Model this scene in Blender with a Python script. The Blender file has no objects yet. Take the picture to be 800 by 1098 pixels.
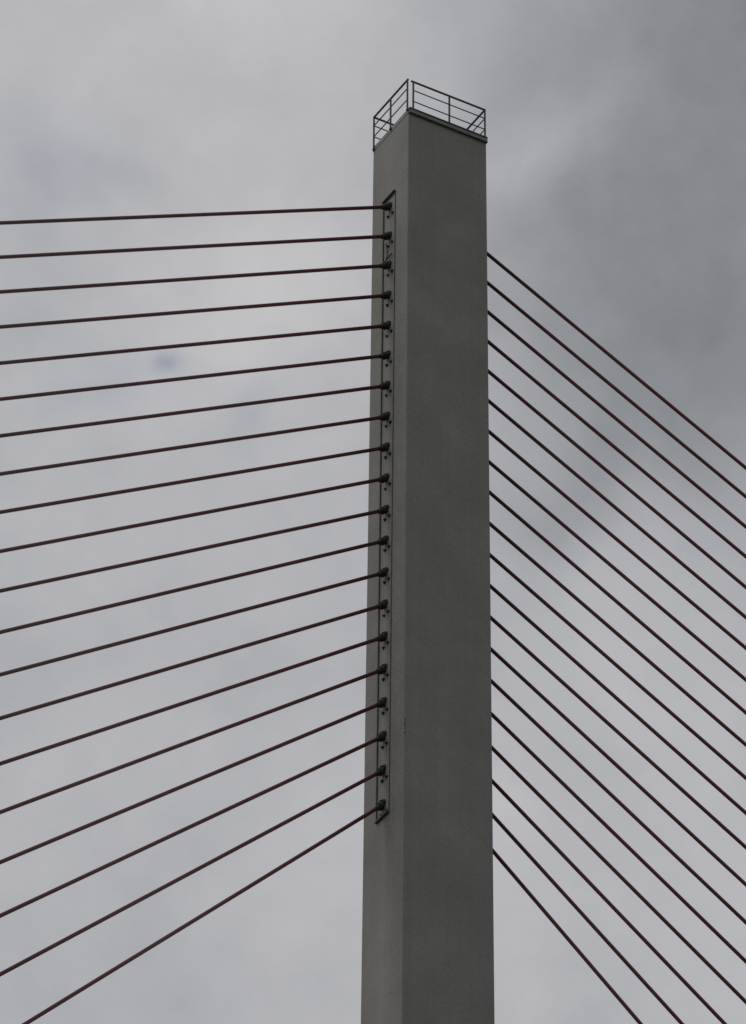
import bpy, bmesh, math, random
from mathutils import Vector, Matrix

random.seed(7)
sc = bpy.context.scene
COL = sc.collection

# ------------------------------------------------------------------ geometry of the place
G = 98.25                     # pylon top above the ground (m)
A_W, B_W = 1.879, 2.440       # widths of the two pylon faces at the top
TAPER = 0.002056              # the pylon widens a little downwards
CABLE_Y = -0.938              # the fan of cables lies in this vertical plane
DECK_TOP = 5.4
Z_LEFT = [-2.628, -3.640, -4.645, -5.663, -6.683, -7.676, -8.681, -9.698, -10.703, -11.702, -12.710, -13.688,
          -14.691, -15.695, -16.687, -17.681, -18.694, -19.714, -20.731, -21.750]
T_LEFT = [0.4763, 0.486, 0.4969, 0.5067, 0.5188, 0.5322, 0.5453, 0.5606, 0.5765, 0.5944, 0.6121, 0.6365, 0.6607,
          0.6871, 0.7187, 0.7577, 0.798, 0.8461, 0.9072, 0.9843]
Z_RIGHT = [-2.683, -3.684, -4.676, -5.685, -6.68, -7.668, -8.681, -9.678, -10.654, -11.666, -12.664, -13.637,
           -14.622, -15.597, -16.563, -17.564, -18.568, -19.548, -20.53, -21.547]
T_RIGHT = [0.4965, 0.4972, 0.5033, 0.5049, 0.5109, 0.5145, 0.5163, 0.5234, 0.5361, 0.5404, 0.5501, 0.5683, 0.5813,
           0.6056, 0.6324, 0.6583, 0.6879, 0.7323, 0.7918, 0.8619]


def face_x(z):                # x of the face the left cables are anchored in, z below the pylon top
    return B_W / 2 * TAPER * (-z)


def face_y(z):
    return A_W / 2 * TAPER * (-z)


# ------------------------------------------------------------------ materials
def new_mat(name):
    m = bpy.data.materials.new(name)
    m.use_nodes = True
    nt = m.node_tree
    bs = nt.nodes['Principled BSDF']
    return m, nt, bs


def link(nt, a, b):
    nt.links.new(a, b)


def noise(nt, vec, scale, detail=4.0, rough=0.55):
    n = nt.nodes.new('ShaderNodeTexNoise')
    n.inputs['Scale'].default_value = scale
    n.inputs['Detail'].default_value = detail
    n.inputs['Roughness'].default_value = rough
    link(nt, vec, n.inputs['Vector'])
    return n.outputs['Fac']


def math_node(nt, op, a, b=None, clamp=False):
    n = nt.nodes.new('ShaderNodeMath')
    n.operation = op
    n.use_clamp = clamp
    for i, v in enumerate((a, b)):
        if v is None:
            continue
        if isinstance(v, (int, float)):
            n.inputs[i].default_value = v
        else:
            link(nt, v, n.inputs[i])
    return n.outputs[0]


def mapping(nt, vec, scale):
    n = nt.nodes.new('ShaderNodeMapping')
    n.inputs['Scale'].default_value = scale
    link(nt, vec, n.inputs['Vector'])
    return n.outputs[0]


def ramp(nt, fac, stops):
    n = nt.nodes.new('ShaderNodeValToRGB')
    els = n.color_ramp.elements
    while len(els) < len(stops):
        els.new(0.5)
    for e, (p, c) in zip(els, stops):
        e.position = p
        e.color = (*c, 1)
    link(nt, fac, n.inputs['Fac'])
    return n.outputs['Color']


def mix_mul(nt, col, fac_scalar):
    n = nt.nodes.new('ShaderNodeVectorMath')
    n.operation = 'SCALE'
    link(nt, col, n.inputs[0])
    link(nt, fac_scalar, n.inputs['Scale'])
    return n.outputs[0]


def concrete_material():
    m, nt, bs = new_mat('weathered_concrete')
    geo = nt.nodes.new('ShaderNodeNewGeometry')
    pos = geo.outputs['Position']
    blot = noise(nt, pos, 0.55, 5, 0.6)                       # broad blotches
    streak = noise(nt, mapping(nt, pos, (9, 9, 0.12)), 1.0, 4, 0.6)   # rain streaks
    grain = noise(nt, pos, 16, 3, 0.7)                        # board and pore grain
    fine = noise(nt, mapping(nt, pos, (26, 26, 12)), 1.0, 2, 0.6)
    s = math_node(nt, 'MULTIPLY', blot, 0.46)
    s = math_node(nt, 'ADD', s, math_node(nt, 'MULTIPLY', streak, 0.13))
    s = math_node(nt, 'ADD', s, math_node(nt, 'MULTIPLY', grain, 0.25))
    s = math_node(nt, 'ADD', s, math_node(nt, 'MULTIPLY', fine, 0.16))
    col = ramp(nt, s, [(0.30, (0.172, 0.167, 0.158)), (0.50, (0.224, 0.218, 0.207)), (0.72, (0.292, 0.283, 0.267))])
    # a short dark chip along the near corner, and small pour marks
    sep = nt.nodes.new('ShaderNodeSeparateXYZ')
    link(nt, pos, sep.inputs[0])
    zc = G - 19.97
    dz = math_node(nt, 'ABSOLUTE', math_node(nt, 'SUBTRACT', sep.outputs['Z'], zc))
    dx = math_node(nt, 'ABSOLUTE', math_node(nt, 'SUBTRACT', sep.outputs['X'], 0.018))
    inz = math_node(nt, 'LESS_THAN', dz, 0.24)
    inx = math_node(nt, 'LESS_THAN', math_node(nt, 'ADD', dx, math_node(nt, 'MULTIPLY', grain, 0.05)), 0.040)
    chip = math_node(nt, 'MULTIPLY', inz, inx)
    # horizontal pour joints every 3.6 m, hardly visible
    fr = math_node(nt, 'FRACT', math_node(nt, 'DIVIDE', math_node(nt, 'ADD', sep.outputs['Z'], 1.15), 3.6))
    joint = math_node(nt, 'LESS_THAN', fr, 0.008)
    dark = math_node(nt, 'SUBTRACT', 1.0, math_node(nt, 'MULTIPLY', chip, 0.45))
    dark = math_node(nt, 'MULTIPLY', dark,
                     math_node(nt, 'SUBTRACT', 1.0, math_node(nt, 'MULTIPLY', joint, 0.07)))
    link(nt, mix_mul(nt, col, dark), bs.inputs['Base Color'])
    bs.inputs['Roughness'].default_value = 0.92
    bs.inputs['Specular IOR Level'].default_value = 0.25
    bump = nt.nodes.new('ShaderNodeBump')
    bump.inputs['Strength'].default_value = 0.25
    bump.inputs['Distance'].default_value = 0.02
    link(nt, grain, bump.inputs['Height'])
    link(nt, bump.outputs[0], bs.inputs['Normal'])
    return m


def painted(name, c0, c1, scale, rough=0.6, metal=0.0, stretch=(1, 1, 1), spec=0.35):
    m, nt, bs = new_mat(name)
    tc = nt.nodes.new('ShaderNodeTexCoord')
    f = noise(nt, mapping(nt, tc.outputs['Object'], stretch), scale, 4, 0.6)
    link(nt, ramp(nt, f, [(0.32, c0), (0.68, c1)]), bs.inputs['Base Color'])
    bs.inputs['Roughness'].default_value = rough
    bs.inputs['Metallic'].default_value = metal
    bs.inputs['Specular IOR Level'].default_value = spec
    return m


M_CONC = concrete_material()
M_CABLE = painted('dark_red_sheath', (0.082, 0.021, 0.024), (0.132, 0.038, 0.040), 3.0, 0.45, stretch=(0.4, 6, 6))
M_SOCKET = painted('blackened_steel', (0.018, 0.020, 0.020), (0.040, 0.042, 0.041), 14, 0.6)
M_FRAME = painted('green_grey_steel', (0.060, 0.068, 0.058), (0.125, 0.132, 0.115), 5, 0.65)
M_PLATE = painted("weathered_green_grey_steel", (0.150, 0.165, 0.152), (0.230, 0.242, 0.222), 4, 0.7)
M_RAIL = painted('dull_galvanised_steel', (0.048, 0.051, 0.051), (0.085, 0.088, 0.087), 8, 0.6)
M_WIRE = painted('black_wire', (0.03, 0.03, 0.03), (0.05, 0.05, 0.048), 10, 0.6)
M_GROUND = painted('rough_grass', (0.045, 0.060, 0.028), (0.085, 0.095, 0.05), 0.35, 0.95)
M_ROAD = painted('asphalt', (0.045, 0.045, 0.047), (0.062, 0.061, 0.06), 1.5, 0.9)


# ------------------------------------------------------------------ mesh helpers (all in place coordinates)
def finish(name, bm, mat, parent=None, origin=None, smooth=False):
    bmesh.ops.recalc_face_normals(bm, faces=bm.faces)
    me = bpy.data.meshes.new(name)
    if origin is not None:
        bmesh.ops.translate(bm, verts=bm.verts, vec=-Vector(origin))
    bm.to_mesh(me)
    bm.free()
    if smooth:
        for p in me.polygons:
            p.use_smooth = len(p.vertices) == 4
    me.materials.append(mat)
    o = bpy.data.objects.new(name, me)
    COL.objects.link(o)
    if origin is not None:
        o.location = origin
    if parent is not None:
        o.parent = parent
        o.matrix_parent_inverse = parent.matrix_basis.inverted()
    return o


def hull8(bm, pts):
    v = [bm.verts.new(p) for p in pts]          # 4 bottom (ring), 4 top (ring)
    bm.faces.new(v[0:4][::-1])
    bm.faces.new(v[4:8])
    for i in range(4):
        j = (i + 1) % 4
        bm.faces.new((v[i], v[j], v[4 + j], v[4 + i]))


def box(bm, x0, x1, y0, y1, z0, z1):
    hull8(bm, [(x0, y0, z0), (x1, y0, z0), (x1, y1, z0), (x0, y1, z0),
               (x0, y0, z1), (x1, y0, z1), (x1, y1, z1), (x0, y1, z1)])


def ring_frame(d):
    d = Vector(d).normalized()
    a = Vector((0, 0, 1)) if abs(d.z) < 0.9 else Vector((1, 0, 0))
    u = d.cross(a).normalized()
    return u, d.cross(u).normalized()


def lathe(bm, p, d, prof, n=16):
    """surface of revolution about p + s d; prof = [(s, radius), ...]"""
    p = Vector(p)
    d = Vector(d).normalized()
    u, w = ring_frame(d)
    rings = []
    for s, r in prof:
        rings.append([bm.verts.new(p + d * s + (u * math.cos(2 * math.pi * k / n) + w * math.sin(2 * math.pi * k / n)) * r)
                      for k in range(n)])
    for a, b in zip(rings, rings[1:]):
        for k in range(n):
            j = (k + 1) % n
            bm.faces.new((a[k], a[j], b[j], b[k]))
    bm.faces.new(rings[0][::-1])
    bm.faces.new(rings[-1])


def tube(bm, p, q, r, n=10):
    p, q = Vector(p), Vector(q)
    lathe(bm, p, q - p, [(0, r), ((q - p).length, r)], n)


def path_tube(bm, pts, r, n=8):
    pts = [Vector(p) for p in pts]
    rings = []
    for i, p in enumerate(pts):
        d = (pts[min(i + 1, len(pts) - 1)] - pts[max(i - 1, 0)])
        u, w = ring_frame(d)
        if rings and u.dot(lastu) < 0:
            u, w = -u, -w
        lastu = u
        rings.append([bm.verts.new(p + (u * math.cos(2 * math.pi * k / n) + w * math.sin(2 * math.pi * k / n)) * r)
                      for k in range(n)])
    for a, b in zip(rings, rings[1:]):
        for k in range(n):
            j = (k + 1) % n
            bm.faces.new((a[k], a[j], b[j], b[k]))
    bm.faces.new(rings[0][::-1])
    bm.faces.new(rings[-1])


def empty(name, loc):
    o = bpy.data.objects.new(name, None)
    o.empty_display_size = 0.5
    COL.objects.link(o)
    o.location = loc
    return o


def tag(o, label, cat, group=None):
    o['label'] = label
    o['category'] = cat
    if group:
        o['group'] = group


def structure(o):
    o['kind'] = 'structure'


# ------------------------------------------------------------------ setting
bm = bmesh.new()
S = 6000
vs = [bm.verts.new(p) for p in ((-S, -S, 0), (S, -S, 0), (S, S, 0), (-S, S, 0))]
bm.faces.new(vs)
structure(finish('ground', bm, M_GROUND))

bm = bmesh.new()                                             # bridge deck the cables carry
prof = [(-9, 5.4), (-9.2, 5.55), (-9.6, 5.55), (-9.6, 4.9), (-4.5, 3.4), (2.6, 3.4), (7.7, 4.9), (7.7, 5.55), (7.3, 5.55), (7.1, 5.4)]
ra = [bm.verts.new((-235, y, z)) for y, z in prof]
rb = [bm.verts.new((235, y, z)) for y, z in prof]
for i in range(len(prof)):
    j = (i + 1) % len(prof)
    bm.faces.new((ra[i], ra[j], rb[j], rb[i]))
bm.faces.new(ra[::-1])
bm.faces.new(rb)
structure(finish('road', bm, M_ROAD))

# ------------------------------------------------------------------ pylon
px, py = -B_W / 2, -A_W / 2
pylon = empty('bridge_pylon', (px, py, 0))
tag(pylon, 'tall square grey concrete bridge pylon with cable anchor slot on its left face', 'bridge pylon')


def shaft_ring(z, ch=0.022, inset=0.0):
    hx = B_W / 2 * (1 + TAPER * (-z)) - inset
    hy = A_W / 2 * (1 + TAPER * (-z)) - inset
    pts = []
    for sx, sy, first in ((1, 1, 'y'), (-1, 1, 'x'), (-1, -1, 'y'), (1, -1, 'x')):
        c = [(px + sx * hx, py + sy * (hy - ch)), (px + sx * (hx - ch), py + sy * hy)]
        if first == 'x':
            c = c[::-1]
        pts += c
    return [(x, y, G + z) for x, y in pts]


bm = bmesh.new()
rings = []
zs = [-G, -90, -60, -40, -30, -20, -10, -5, 0.085]
for z in zs:
    rings.append([bm.verts.new(p) for p in shaft_ring(z)])
for a, b in zip(rings, rings[1:]):
    for i in range(8):
        j = (i + 1) % 8
        bm.faces.new((a[i], a[j], b[j], b[i]))
bm.faces.new(rings[0][::-1])
bm.faces.new(rings[-1])
finish('shaft', bm, M_CONC, pylon)


def slab(name, x0, x1, y0, y1, z0, z1, mat, parent):
    b = bmesh.new()
    box(b, x0, x1, y0, y1, G + z0, G + z1)
    return finish(name, b, mat, parent)


# steel edging round the roof: a channel on two sides, thin sheet on the others
slab('edge_plate', -B_W - 0.012, 0.004, -0.010, 0.040, -0.02, 0.155, M_PLATE, pylon)
slab('edge_plate', -0.012, 0.010, -A_W - 0.008, -0.012, -0.015, 0.13, M_PLATE, pylon)
slab('edge_plate', -B_W - 0.014, -B_W + 0.01, -A_W - 0.01, -0.012, -0.02, 0.155, M_PLATE, pylon)
slab('edge_plate', -B_W + 0.012, -0.014, -A_W - 0.008, -A_W + 0.012, -0.015, 0.13, M_PLATE, pylon)
# small lip along the top and foot of the channel that faces the road
slab('edge_lip', -B_W - 0.004, -0.002, 0.0455, 0.064, 0.128, 0.158, M_RAIL, pylon)
slab('edge_lip', -B_W - 0.004, -0.002, 0.0455, 0.070, -0.030, -0.006, M_RAIL, pylon)

# frame round the anchor slot
Y0, Y1, ZT0, ZT1, ZB0, ZB1 = -1.246, -0.645, -2.306, -2.268, -22.146, -22.106


def frame_bar(b, y0, y1, za, zb, depth):
    # from height za (low) to zb (high) following the face
    pts = []
    for z in (za, zb):
        x = face_x(z)
        pts += [(x - 0.03, y0, G + z), (x + depth, y0, G + z), (x + depth, y1, G + z), (x - 0.03, y1, G + z)]
    hull8(b, pts)


bm = bmesh.new()
frame_bar(bm, Y0 - 0.018, Y0 + 0.018, ZB1, ZT0, 0.038)
frame_bar(bm, Y1 - 0.012, Y1 + 0.010, ZB1, ZT0, 0.022)
frame_bar(bm, Y0 - 0.022, Y1 + 0.012, ZT0 + 0.001, ZT1, 0.075)
frame_bar(bm, Y0 - 0.022, Y1 + 0.012, ZB0, ZB1 - 0.001, 0.070)
frame = finish('slot_frame', bm, M_FRAME, pylon)

# bolts under every anchor (a pair each)
def bolt_mesh():
    b = bmesh.new()
    lathe(b, (0, 0, 0), (1, 0, 0), [(-0.02, 0.054), (0.008, 0.054), (0.009, 0.038), (0.040, 0.036), (0.041, 0.021), (0.058, 0.019)], 12)
    return b


bolt0 = None
for i, z in enumerate(Z_LEFT):
    for dy in (-0.995, -0.775):
        zz = z - 0.300 + random.uniform(-0.02, 0.02)
        loc = (face_x(zz) + 0.001, dy + random.uniform(-0.012, 0.012), G + zz)
        if bolt0 is None:
            o = finish('anchor_bolt', bolt_mesh(), M_SOCKET)
            bolt0 = o
        else:
            o = bolt0.copy()
            COL.objects.link(o)
        o.parent = pylon
        o.matrix_parent_inverse = pylon.matrix_basis.inverted()
        o.location = loc
        k = random.uniform(0.8, 1.08)
        o.scale = (1, k, k)

# ------------------------------------------------------------------ stay cables
ORD = ['topmost', 'second', 'third', 'fourth', 'fifth', 'sixth', 'seventh', 'eighth', 'ninth', 'tenth', 'eleventh',
       'twelfth', 'thirteenth', 'fourteenth', 'fifteenth', 'sixteenth', 'seventeenth', 'eighteenth', 'nineteenth', 'lowest']
R_C = 0.0495


def stay(side, i, z, t):
    x = face_x(z) if side > 0 else -B_W - face_x(z)
    anchor = Vector((x, CABLE_Y, G + z))
    d = Vector((side, 0, -t)).normalized()
    length = (anchor.z - DECK_TOP) / -d.z + 1.0
    root = empty('stay_cable', anchor)
    where = 'left' if side > 0 else 'right'
    if i == 0:
        how = 'topmost dark red stay cable, running off to the %s from the pylon' % where
    elif i == 19:
        how = 'lowest and steepest dark red stay cable on the %s of the pylon' % where
    else:
        how = 'dark red stay cable, %s from the top on the %s of the pylon' % (ORD[i], where)
    tag(root, how, 'stay cable', 'stay cables on the %s of the pylon' % where)
    b = bmesh.new()
    lathe(b, anchor, d, [(0.02, R_C)] + [(length * k / 8, R_C) for k in range(1, 9)], 14)
    finish('sheath', b, M_CABLE, root, anchor, smooth=True)
    b = bmesh.new()                                           # steel guide tube with flange and boot
    lathe(b, anchor - d * 0.06, d, [(0, 0.128), (0.085, 0.128), (0.086, 0.092), (0.19, 0.088), (0.191, 0.106),
                                    (0.232, 0.106), (0.233, 0.080), (0.28, 0.072)], 18)
    sock = finish('anchor_socket', b, M_SOCKET, root, anchor)
    b = bmesh.new()                                           # rubber boot where the sheath enters
    lathe(b, anchor + d * 0.231, d, [(-0.02, 0.062), (0.03, 0.070), (0.060, 0.058)], 16)
    boot = finish('rubber_boot', b, M_WIRE, sock, anchor)
    boot.matrix_parent_inverse = (Matrix.Translation(anchor)).inverted()
    return root


for i in range(20):
    stay(1, i, Z_LEFT[i], T_LEFT[i])
for i in range(20):
    stay(-1, i, Z_RIGHT[i], T_RIGHT[i])

# ------------------------------------------------------------------ loose wire between the second and third anchors
bm = bmesh.new()
P = lambda y, z, off=0.05: (face_x(z) + off, y, G + z)
path_tube(bm, [P(-0.99, -3.90, 0.07), P(-1.005, -3.98), P(-1.0, -4.2, 0.04), P(-0.995, -4.36), P(-1.03, -4.44), P(-1.10, -4.47, 0.07),
               P(-1.02, -4.475, 0.07), P(-0.93, -4.43, 0.06), P(-0.84, -4.405), P(-0.75, -4.385, 0.04)], 0.019)
w = finish('loose_wire', bm, M_WIRE, None, P(-0.99, -3.90))
tag(w, 'thin dark loose wire dangling in the slot between the second and third left anchors', 'wire')

# ------------------------------------------------------------------ railing on the pylon top
rail = empty('guard_railing', (px, py, G + 0.10))
tag(rail, 'dark steel guard railing round the roof of the concrete pylon', 'railing')


def post(x, y, z0, z1=1.15):
    b = bmesh.new()
    lathe(b, (x, y, G + z0), (0, 0, 1), [(0, 0.040), (0.028, 0.040), (0.029, 0.027), (z1 - z0 - 0.02, 0.027)], 10)
    finish('post', b, M_RAIL, rail, (x, y, G + z0))


LX = 0.030                                   # left run stands just outside the face
left_ys = [-0.012, -0.905, -1.800]
right_xs = [-0.145, -1.274, -2.395]
RY = 0.0
BY, BX = -A_W + 0.02, -B_W + 0.035
for k, y in enumerate(left_ys):
    post(LX, y, (0.07, 0.05, -0.01)[k])
for x in right_xs:
    post(x, RY, 0.156)
for x in (-1.2, -2.30):
    post(x, left_ys[2] - 0.0, 0.086)
for y in (-0.92, -1.72):
    post(right_xs[2], y, 0.086)


def bar(name, p, q, r):
    b = bmesh.new()
    p2 = (p[0], p[1], G + p[2]); q2 = (q[0], q[1], G + q[2])
    tube(b, p2, q2, r, 10)
    finish(name, b, M_RAIL, rail, p2)


HT = 1.148
for name, z, r in (('top_rail', HT, 0.029), ('mid_rail', 0.845, 0.0165), ('mid_rail', 0.455, 0.0165)):
    e = 0.035 if name == 'top_rail' else 0.0
    bar(name, (LX, left_ys[0] + e, z), (LX, left_ys[2] - 0.012, z), r)
    bar(name, (right_xs[0] + 2 * e, RY, z), (right_xs[2] - 0.012, RY, z), r)
    bar(name, (LX - 0.012, left_ys[2], z + 0.001), (-2.30, left_ys[2], z + 0.001), r)
    bar(name, (right_xs[2], RY - 0.012, z + 0.001), (right_xs[2], -1.72, z + 0.001), r)

# ------------------------------------------------------------------ camera
YAW, PITCH, ROLL = 4.19012240, 0.642344757, 0.0101208402
cam_loc = Vector((56.2521028, 96.0414779, G - 96.6577641))
cy, sy, cp, sp = math.cos(YAW), math.sin(YAW), math.cos(PITCH), math.sin(PITCH)
fwd = Vector((cy * cp, sy * cp, sp))
right = Vector((sy, -cy, 0))
up = right.cross(fwd)
cr, sr = math.cos(ROLL), math.sin(ROLL)
right, up = right * cr + up * sr, up * cr - right * sr
cd = bpy.data.cameras.new('camera')
cd.sensor_fit = 'HORIZONTAL'
cd.sensor_width = 36
cd.lens = 5884.78376 / 800 * 36
cd.clip_start = 0.5
cd.clip_end = 20000
cam = bpy.data.objects.new('camera', cd)
COL.objects.link(cam)
m = Matrix.Identity(4)
for r_ in range(3):
    m[r_][0], m[r_][1], m[r_][2], m[r_][3] = right[r_], up[r_], -fwd[r_], cam_loc[r_]
cam.matrix_world = m
sc.camera = cam

# ------------------------------------------------------------------ overcast sky
SUN_EL, SUN_AZ = math.radians(48), math.radians(-22)         # azimuth from +x towards +y
sun_dir = Vector((math.cos(SUN_EL) * math.cos(SUN_AZ), math.cos(SUN_EL) * math.sin(SUN_AZ), math.sin(SUN_EL)))
ld = bpy.data.lights.new('sun', 'SUN')
ld.energy = 0.95
ld.angle = math.radians(40)
ld.color = (1.0, 0.95, 0.88)
lo = bpy.data.objects.new('sun', ld)
lo.rotation_euler = (-sun_dir).to_track_quat('-Z', 'Y').to_euler()
lo.location = (60, -40, 160)
COL.objects.link(lo)

wd = bpy.data.worlds.new('World')
sc.world = wd
wd.use_nodes = True
nt = wd.node_tree
for n in list(nt.nodes):
    nt.nodes.remove(n)
out = nt.nodes.new('ShaderNodeOutputWorld')
tc = nt.nodes.new('ShaderNodeTexCoord')
D = tc.outputs['Generated']                                   # direction in the world


def dotv(vec):
    n = nt.nodes.new('ShaderNodeVectorMath')
    n.operation = 'DOT_PRODUCT'
    link(nt, D, n.inputs[0])
    n.inputs[1].default_value = vec
    return n.outputs['Value']


# slow warp so that no cloud has a clean edge
n1 = nt.nodes.new('ShaderNodeTexNoise')
n1.inputs['Scale'].default_value = 26
n1.inputs['Detail'].default_value = 5
link(nt, D, n1.inputs['Vector'])
sepn = nt.nodes.new('ShaderNodeSeparateColor')
link(nt, n1.outputs['Color'], sepn.inputs[0])
wx = math_node(nt, 'MULTIPLY', math_node(nt, 'SUBTRACT', sepn.outputs[0], 0.5), 0.030)
wy = math_node(nt, 'MULTIPLY', math_node(nt, 'SUBTRACT', sepn.outputs[1], 0.5), 0.030)
EAST, HIGH, DEEP = right.copy(), up.copy(), fwd.copy()       # axes of this quarter of the sky
U = math_node(nt, 'ADD', dotv(EAST), wx)
V = math_node(nt, 'ADD', dotv(HIGH), wy)
U2 = math_node(nt, 'ADD', dotv(EAST), math_node(nt, 'MULTIPLY', wx, 0.18))
V2 = math_node(nt, 'ADD', dotv(HIGH), math_node(nt, 'MULTIPLY', wy, 0.18))
Wd = dotv(DEEP)
front = math_node(nt, 'GREATER_THAN', Wd, 0.0)


def cloud(u, v, su, sv, ang, amp, flat=False, still=False):
    """soft elongated cloud bank centred u, v radians from the axis, half-widths su, sv"""
    c, s = math.cos(ang), math.sin(ang)
    du = math_node(nt, 'SUBTRACT', U2 if still else U, u)
    dv = math_node(nt, 'SUBTRACT', V2 if still else V, v)
    a = math_node(nt, 'ADD', math_node(nt, 'MULTIPLY', du, c / su), math_node(nt, 'MULTIPLY', dv, s / su))
    b = math_node(nt, 'ADD', math_node(nt, 'MULTIPLY', du, -s / sv), math_node(nt, 'MULTIPLY', dv, c / sv))
    q = math_node(nt, 'ADD', math_node(nt, 'MULTIPLY', a, a), math_node(nt, 'MULTIPLY', b, b))
    if flat:
        q = math_node(nt, 'MULTIPLY', q, q)
    g = math_node(nt, 'POWER', math.e, math_node(nt, 'MULTIPLY', q, -1.0))
    g = math_node(nt, 'MULTIPLY', g, front)
    return math_node(nt, 'MULTIPLY', g, amp)


K = 1 / 5884.78
def cl(x, y, su, sv, deg, amp, flat=False, still=False):
    return cloud((x - 400) * K, (549 - y) * K, su * K, sv * K, math.radians(deg), amp, flat, still)


lum = None
def add(a):
    global lum
    lum = a if lum is None else math_node(nt, 'ADD', lum, a)


base = math_node(nt, 'ADD', math_node(nt, 'MULTIPLY', noise(nt, D, 2.2, 4), 0.22), 0.332)
add(base)
add(math_node(nt, 'MULTIPLY', math_node(nt, 'SUBTRACT', noise(nt, D, 34, 6, 0.55), 0.5), 0.15))
add(math_node(nt, 'MULTIPLY', math_node(nt, 'SUBTRACT', noise(nt, D, 105, 6, 0.6), 0.5), 0.07))
add(cl(790, 180, 330, 380, 0, -0.192, flat=True))
add(cl(830, -10, 130, 130, 0, -0.035))
add(cl(572, 155, 105, 42, 38, 0.12))
add(cl(607, 535, 110, 60, 52, -0.078))
add(cl(330, 300, 190, 110, 10, 0.08))
add(cl(250, -20, 420, 200, 0, 0.075))
add(cl(420, 930, 180, 110, 0, 0.055))
add(cl(90, 440, 150, 60, 20, 0.02))
add(cl(640, 700, 150, 90, -10, 0.03))
add(cl(355, 475, 60, 30, 25, 0.03))
add(cl(25, 425, 60, 28, 15, 0.03))
add(cl(760, 800, 90, 50, -20, 0.02))
add(cl(150, 195, 50, 26, -25, -0.035))
add(cl(230, 1060, 300, 90, 0, -0.02))

blue = cl(179, 388, 15, 12, 20, 0.95, still=True)
blue = math_node(nt, 'ADD', blue, cl(60, 178, 72, 46, 35, 0.34))
blue = math_node(nt, 'ADD', blue, cl(262, 452, 40, 26, -50, 0.24))
blue = math_node(nt, 'ADD', blue, cl(130, 410, 60, 24, 10, 0.22))
blue = math_node(nt, 'MULTIPLY', blue, math_node(nt, 'MULTIPLY', noise(nt, D, 90, 4), 1.9))

cloud_tint = ramp(nt, lum, [(0.22, (0.955, 0.998, 1.045)), (0.40, (0.980, 0.991, 1.046)), (0.53, (0.998, 0.990, 1.016))])
bgc = nt.nodes.new('ShaderNodeBackground')
link(nt, cloud_tint, bgc.inputs['Color'])
link(nt, lum, bgc.inputs['Strength'])

sky = nt.nodes.new('ShaderNodeTexSky')
sky.sky_type = 'NISHITA'
sky.sun_disc = False
sky.sun_elevation = SUN_EL
sky.sun_rotation = math.atan2(sun_dir.x, sun_dir.y)
bgs = nt.nodes.new('ShaderNodeBackground')
bgs.inputs['Strength'].default_value = 0.1
link(nt, sky.outputs[0], bgs.inputs['Color'])
mx = nt.nodes.new('ShaderNodeMixShader')
gap = math_node(nt, 'ADD', math_node(nt, 'MULTIPLY', blue, 0.55), 0.04, clamp=True)
link(nt, gap, mx.inputs[0])
link(nt, bgc.outputs[0], mx.inputs[1])
link(nt, bgs.outputs[0], mx.inputs[2])
link(nt, mx.outputs[0], out.inputs['Surface'])

# ------------------------------------------------------------------ view
vs_ = sc.view_settings
vs_.view_transform = 'Standard'
vs_.look = 'None'
vs_.exposure = 0
vs_.gamma = 1
vs_.use_curve_mapping = False
sc.cycles.use_denoising = False
